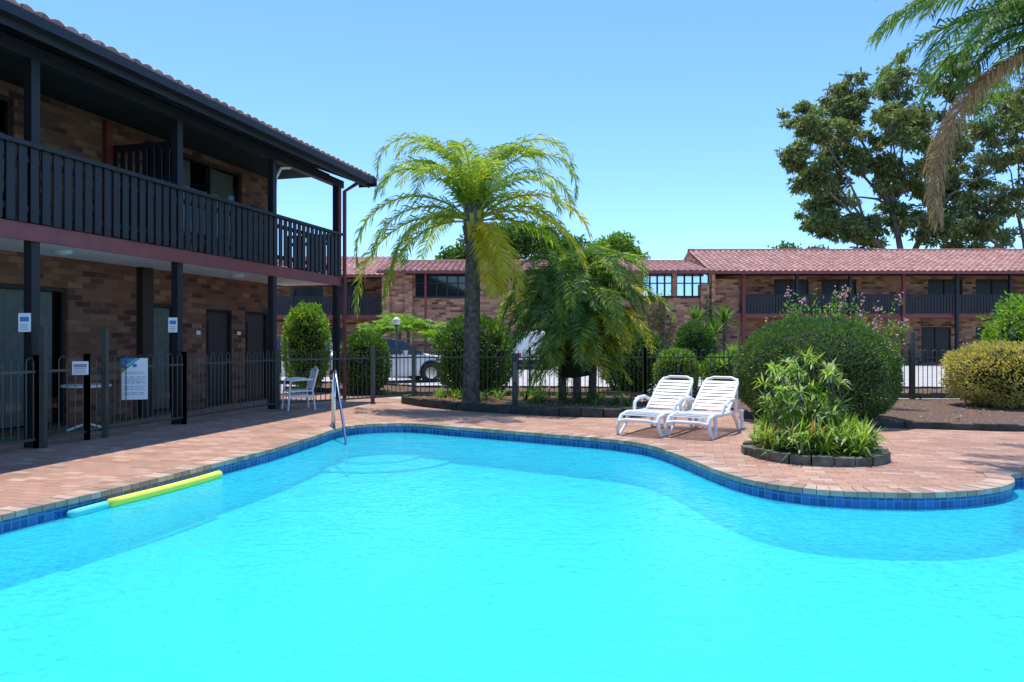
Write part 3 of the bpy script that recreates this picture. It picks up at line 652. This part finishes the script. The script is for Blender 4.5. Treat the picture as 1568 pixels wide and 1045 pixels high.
for (a,b,zb,zt) in lops:
    mb.box(a,b,41.32,41.36,zb,zt,'mirrorglass' if a>0 else 'darkglass'); 
    n=5 if a<0 else 4
    for i in range(n+1):
        xx=a+(b-a)*i/n; mb.box(xx-.04,xx+.04,41.25,41.318,zb,zt,'dark')
    for z in (zb+.03,(zb+zt)/2+.1,zt-.03): mb.box(a,b,41.262,41.317,z-.03,z+.03,'dark')
    mb.box(a-.1,b+.1,41.12,41.198,zb-.08,zb,'darkbrown')
for (a,b) in ((-22,-20),(-17,-15),(-12.4,-10.6)): mb.box(a,b,45.72,45.76,.05,2.2,'dimglass')
for (a,b) in ((-19,-17),(-13.8,-12),(-11,-9.4)): mb.box(a,b,45.72,45.76,3.05,5.1,'dimglass')
mb.obj('windows',FB)
mb=MB()
mb.box(xr0+.01,xr1,41.9,Y-.001,2.802,2.99,'darkbrown'); mb.box(xr0,xr1,41.84,41.897,2.72,2.98,'maroon')
mb.box(-26,-7.25,44.0,45.598,2.802,2.99,'darkbrown'); mb.box(-26,-7.25,43.94,43.997,2.72,2.98,'maroon')
xx=13.45;i=0
while xx<46:
    k='red' if i%3==0 else 'dark'; mb.box(xx-.08,xx+.08,41.66,41.82,0,5.25,k); xx+=3.1;i+=1
for xx in (-23,-19.8,-16.6,-13.4,-10.2,-7.4): mb.box(xx-.08,xx+.08,43.78,43.92,0,5.25,'dark')
for xx in (-4.9,7.4-.0): mb.box(xx-.06,xx+.06,40.7,40.82,0,5.2,'red')
railing(mb,(xr0+1.9,41.75),(xr1,41.75),2.95,4.0,.14,.04); railing(mb,(-26,43.85),(-7.5,43.85),2.95,4.0,.14,.04)
mb.obj('balcony',FB)
mb=MB(); sl2=math.radians(19)
tileroof(mb,(xr0-.3,40.9,5.32),(1,0,0),(0,math.cos(sl2),math.sin(sl2)),35,5.5,tw=.34,row=.38,amp=.055)
tileroof(mb,(-7.6,40.4,5.30),(1,0,0),(0,math.cos(sl2*.62),math.sin(sl2*.62)),xr0-.35+7.6,5.0,tw=.34,row=.38,amp=.055)
tileroof(mb,(-27,43.0,5.30),(1,0,0),(0,math.cos(sl2),math.sin(sl2)),19.3,5.0,tw=.34,row=.38,amp=.055)
mb.tube([(xr0-.3,46.15,7.14),(46.5,46.15,7.14)],.13,'rooftile',8); mb.tube([(-7.6,45.3,6.34),(xr0-.3,45.3,6.34)],.13,'rooftile',8)
for (a,b,y0,z0,dy) in ((xr0-.3,46.5,46.2,7.1,5.2),(-7.6,xr0-.32,45.35,6.3,5),(-27,-7.7,47.8,6.9,5)):
    mb.face([(a,y0,z0),(b,y0,z0),(b,y0+dy,z0-1.7),(a,y0+dy,z0-1.7)],'rooftile')
mb.face([(xr0-.31,41,5.3),(xr0-.31,46.2,7.08),(xr0-.31,51,5.3)],'brick_far'); mb.face([(-7.65,43,5.3),(-7.65,47.8,6.88),(-7.65,52,5.3)],'brick_far')
mb.obj('roof_tiles',FB)
mb=MB()
mb.box(xr0-.3,46.5,40.78,40.90,5.18,5.30,'maroon'); mb.box(-7.6,xr0-.32,40.28,40.40,5.16,5.28,'maroon'); mb.box(-27,-7.7,42.88,43,5.16,5.28,'maroon')
mb.box(xr0-.3,46.5,40.92,43.59,5.304,5.316,'darkbrown'); mb.box(-7.6,xr0-.32,40.42,41.19,5.284,5.296,'darkbrown'); mb.box(-27,-7.7,43.02,45.6,5.284,5.296,'darkbrown')
mb.obj('gutters',FB)
mb=MB()
for xx in (8.6,11.0):
    for zt in (3.2,2.4,1.6,.8):
        P=np.array([[xx+(rng.random()-.5)*.8,40.9,zt]])+rng.normal(size=(90,3))*np.array([.3,.06,.45]); addleaves(mb,P,unit(90),.2,.12,'bush')
    mb.tube([(xx,40.85,0),(xx+.1,40.85,3.6)],.05,'bark',5)
mb.obj('wall_creeper')
# ---------------------------------------------------------------- cars
def car(name,paint,loc,rot,van=False):
    e=empty(name,loc,rot); mb=MB()
    if van: st=[(-2.2,.35,.95,1.75,.84,.72),(-2.1,.25,1.0,1.86,.88,.74),(.6,.25,1.0,1.88,.88,.74),(1.25,.25,1.0,1.05,.88,.7),(1.9,.28,.92,.95,.85,.66),(2.25,.38,.75,.76,.76,.6)]
    else: st=[(-2.25,.40,.80,.82,.74,.62),(-2.15,.26,.92,.98,.84,.66),(-1.75,.22,.96,1.06,.88,.68),(-1.15,.22,.96,1.44,.89,.60),(-.2,.22,.95,1.50,.89,.62),(.45,.22,.94,1.40,.89,.62),(1.15,.22,.92,.98,.88,.70),(1.85,.24,.82,.86,.85,.66),(2.2,.36,.66,.70,.74,.56)]
    rings=[]
    for (x,zl,zb,zr,wb,wr) in st: rings.append([(x,-wb*.92,zl),(x,-wb,(zl+zb)/2),(x,-wb*.97,zb),(x,-wr,zr),(x,0,zr+.03),(x,wr,zr),(x,wb*.97,zb),(x,wb,(zl+zb)/2),(x,wb*.92,zl)])
    for a in range(len(rings)-1):
        tall=(st[a][3]-st[a][2]>.3) or (st[a+1][3]-st[a+1][2]>.3)
        for j in range(8):
            k=paint
            if tall and j in (2,5): k='darkglass'
            r=rings[a];s=rings[a+1]
            if j in (3,4) and tall and abs(r[3][2]-s[3][2])>.25: k='darkglass'
            mb.face([r[j],s[j],s[j+1],r[j+1]],k)
        mb.face([rings[a][0],rings[a][8],rings[a+1][8],rings[a+1][0]],'rubber')
    mb.face(rings[0][::-1],paint); mb.face(rings[-1],paint)
    mb.obj('body',e)
    mb=MB()
    for x in (-1.4,1.35):
        for s in (-1,1):
            mb.tube([(x,s*.70,.32),(x,s*.91,.32)],.33,'rubber',20); mb.tube([(x,s*.90,.32),(x,s*.925,.32)],.2,'steel',14)
            mb.tube([(x,s*.78,.36),(x,s*.895,.36)],.38,'black',20)
    mb.obj('wheels',e)
    mb=MB(); xb=st[0][0]
    for s in (-1,1): mb.box(xb-.02,xb+.06,s*.5,s*.76,.62,.78,'taillight'); mb.box(2.12,2.24,s*.42,s*.7,.55,.66,'whitep')
    mb.box(xb-.03,xb-.001,-.26,.26,.5,.62,'whitep'); mb.box(xb-.06,xb+.1,-.8,.8,.32,.46,'rubber'); mb.box(.35,.5,.9,1.05,.95,1.08,paint); mb.box(.35,.5,-1.05,-.9,.95,1.08,paint)
    for s in (-1,1): mb.box(-.33,-.27,s*.885,s*.893,.35,.93,'black')
    mb.obj('lights_and_trim',e)
car('parked_car','carwhite',(-4.35,24.6,0),R(25))
car('parked_car','carwhite',(-7.6,24.5,0),R(160))
car('parked_van','carwhite',(.75,37,0),R(95),True)
mb=MB(); mb.tube([(-3.7,23,0),(-3.7,23,1.9)],.03,'fence',8); core(mb,(-3.7,23,2.03),.13,.13,.13,'white',16,0); mb.tube([(-3.7,23,1.88),(-3.7,23,1.93)],.07,'fence',10); mb.obj('globe_lamp_post',smooth=True)
# ---------------------------------------------------------------- sun loungers
def lounger(name,x,y,rot):
    mb=MB(); hw=.31
    for s in (-1,1):
        pr=[(s*hw,.0,.24),(s*hw,.08,.33),(s*hw,.3,.37),(s*hw,.7,.34),(s*hw,1.15,.34),(s*hw,1.5,.33),(s*hw,1.85,.30)]
        mb.tube(pr,[.028,.034,.034,.034,.034,.03,.026],'white',8)
        mb.tube([(s*hw*.95,1.05,.36),(s*hw*.95,1.35,.58),(s*hw*.92,1.62,.82),(s*hw*.80,1.72,.90)],.028,'white',8)
        mb.tube([(s*hw,.05,.30),(s*(hw+.03),.0,.16),(s*(hw+.05),.06,.0)],[.035,.03,.026],'white',8); mb.tube([(s*hw,.35,.35),(s*(hw+.03),.30,.15),(s*(hw+.05),.14,.0)],[.035,.028,.024],'white',8)
        mb.tube([(s*hw,1.25,.33),(s*(hw+.03),1.38,.16),(s*(hw+.05),1.42,.0)],[.035,.03,.026],'white',8); mb.tube([(s*hw,1.75,.31),(s*(hw+.03),1.70,.15),(s*(hw+.05),1.6,.0)],[.035,.028,.024],'white',8)
        mb.tube([(s*(hw+.02),.62,.35),(s*(hw+.05),.70,.50),(s*(hw+.06),.88,.575),(s*(hw+.06),1.12,.58),(s*(hw+.04),1.30,.52),(s*(hw+.01),1.36,.34)],[.026,.03,.034,.034,.028,.024],'white',8)
        mb.tube([(s*hw*.95,1.55,.32),(s*hw*.95,1.58,.76)],.014,'white',6)
    for i in range(11):
        y0=.06+i*.092; z=.335+.03*math.sin(min(1,i/6)*math.pi) ; mb.box(-hw,hw,y0,y0+.056,z,z+.016,'white')
    mb.tube([(-hw,.0,.24),(-hw*.6,-.03,.27),(hw*.6,-.03,.27),(hw,.0,.24)],.03,'white',8)
    d=Vector((0,.60,.52)).normalized(); up=Vector((0,-d.z,d.y))
    for i in range(9):
        p=Vector((0,1.08,.37))+d*(.04+i*.085); w=hw*(.95 if i<6 else .95-.04*(i-5)); 
        mb.bar(p-Vector((w,0,0)),p+Vector((w,0,0)),.052,.016,'white',up=up)
    mb.tube([(-.25,1.70,.885),(-.15,1.745,.925),(.15,1.745,.925),(.25,1.70,.885)],.028,'white',8)
    o=mb.obj(name,None,(x,y,0),rot,smooth=False,bevel=.004); o.scale=(.97,1,.88); return o
lounger('sun_lounger',1.88,10.75,R(-33)); lounger('sun_lounger',2.56,10.5,R(-33))
mb=MB()
for s in (-1,1):
    mb.tube([(s*.27,-.25,0),(s*.26,-.22,.4),(s*.27,-.2,.60),(s*.28,.0,.63),(s*.27,.25,.62)],[.02,.022,.024,.028,.02],'white',8)
    mb.tube([(s*.27,.30,0),(s*.24,.25,.4),(s*.23,.36,.82)],[.02,.022,.02],'white',8)
mb.box(-.25,.25,-.24,.24,.38,.405,'white')
for i in range(6): x=-.2+i*.08; mb.bar((x,.25,.42),(x*.95,.36,.80),.05,.014,'white',up=(0,-1,0))
mb.tube([(-.23,.36,.80),(0,.38,.86),(.23,.36,.80)],.024,'white',8)
for s in(-1,1):
    mb.bar((s*.265,-.22,.28),(s*.255,.27,.28),.02,.05,'white')
mb.obj('plastic_armchair',None,(-4.45,14.9,0),R(-60),bevel=.004)
mb=MB()
mb.tube([(0,0,0),(0,0,.7)],.03,'white',8); mb.tube([(0,0,.7),(0,0,.73)],.35,'white',20)
for q in range(4): mb.bar((0,0,.12),(.28*math.cos(q*1.57+.7),.28*math.sin(q*1.57+.7),.02),.04,.03,'white')
x,y,_=localp(-.75,1.6); mb.obj('round_patio_table',None,(x,y,0))
# ---------------------------------------------------------------- light, sky, camera
w=bpy.data.worlds.new('World'); S.world=w; w.use_nodes=True; nt=w.node_tree
bg=nt.nodes['Background']; sk=nt.nodes.new('ShaderNodeTexSky'); sk.sky_type='NISHITA'; sk.sun_disc=False
sd=Vector((-.06,.28,1)).normalized(); sk.sun_elevation=math.asin(sd.z); sk.sun_rotation=math.atan2(sd.x,sd.y)
sk.air_density=1.0; sk.dust_density=.1; sk.ozone_density=1.4; sk.altitude=0
mx=nt.nodes.new('ShaderNodeMix'); mx.data_type='RGBA'; mx.blend_type='MULTIPLY'; mx.inputs[0].default_value=1; mx.inputs[7].default_value=(1.02,1.42,1.95,1)
nt.links.new(sk.outputs[0],mx.inputs[6]); nt.links.new(mx.outputs[2],bg.inputs[0]); bg.inputs[1].default_value=.138
sun=bpy.data.lights.new('sun','SUN'); sun.energy=5.0; sun.angle=math.radians(.5); sun.color=(1,.96,.88)
so=bpy.data.objects.new('sun',sun); COL.objects.link(so); so.rotation_euler=sd.to_track_quat('Z','Y').to_euler(); so.location=(0,0,30)
cam=bpy.data.cameras.new('camera'); co=bpy.data.objects.new('camera',cam); COL.objects.link(co); co.location=(0,0,1.45); co.rotation_euler=(math.radians(90),0,0)
cam.sensor_width=36; cam.lens=36*1100/1568; cam.shift_y=-2.5/1568; cam.clip_end=3000; cam.clip_start=.05
S.camera=co
S.view_settings.view_transform='Standard'; S.view_settings.look='None'; S.view_settings.exposure=0
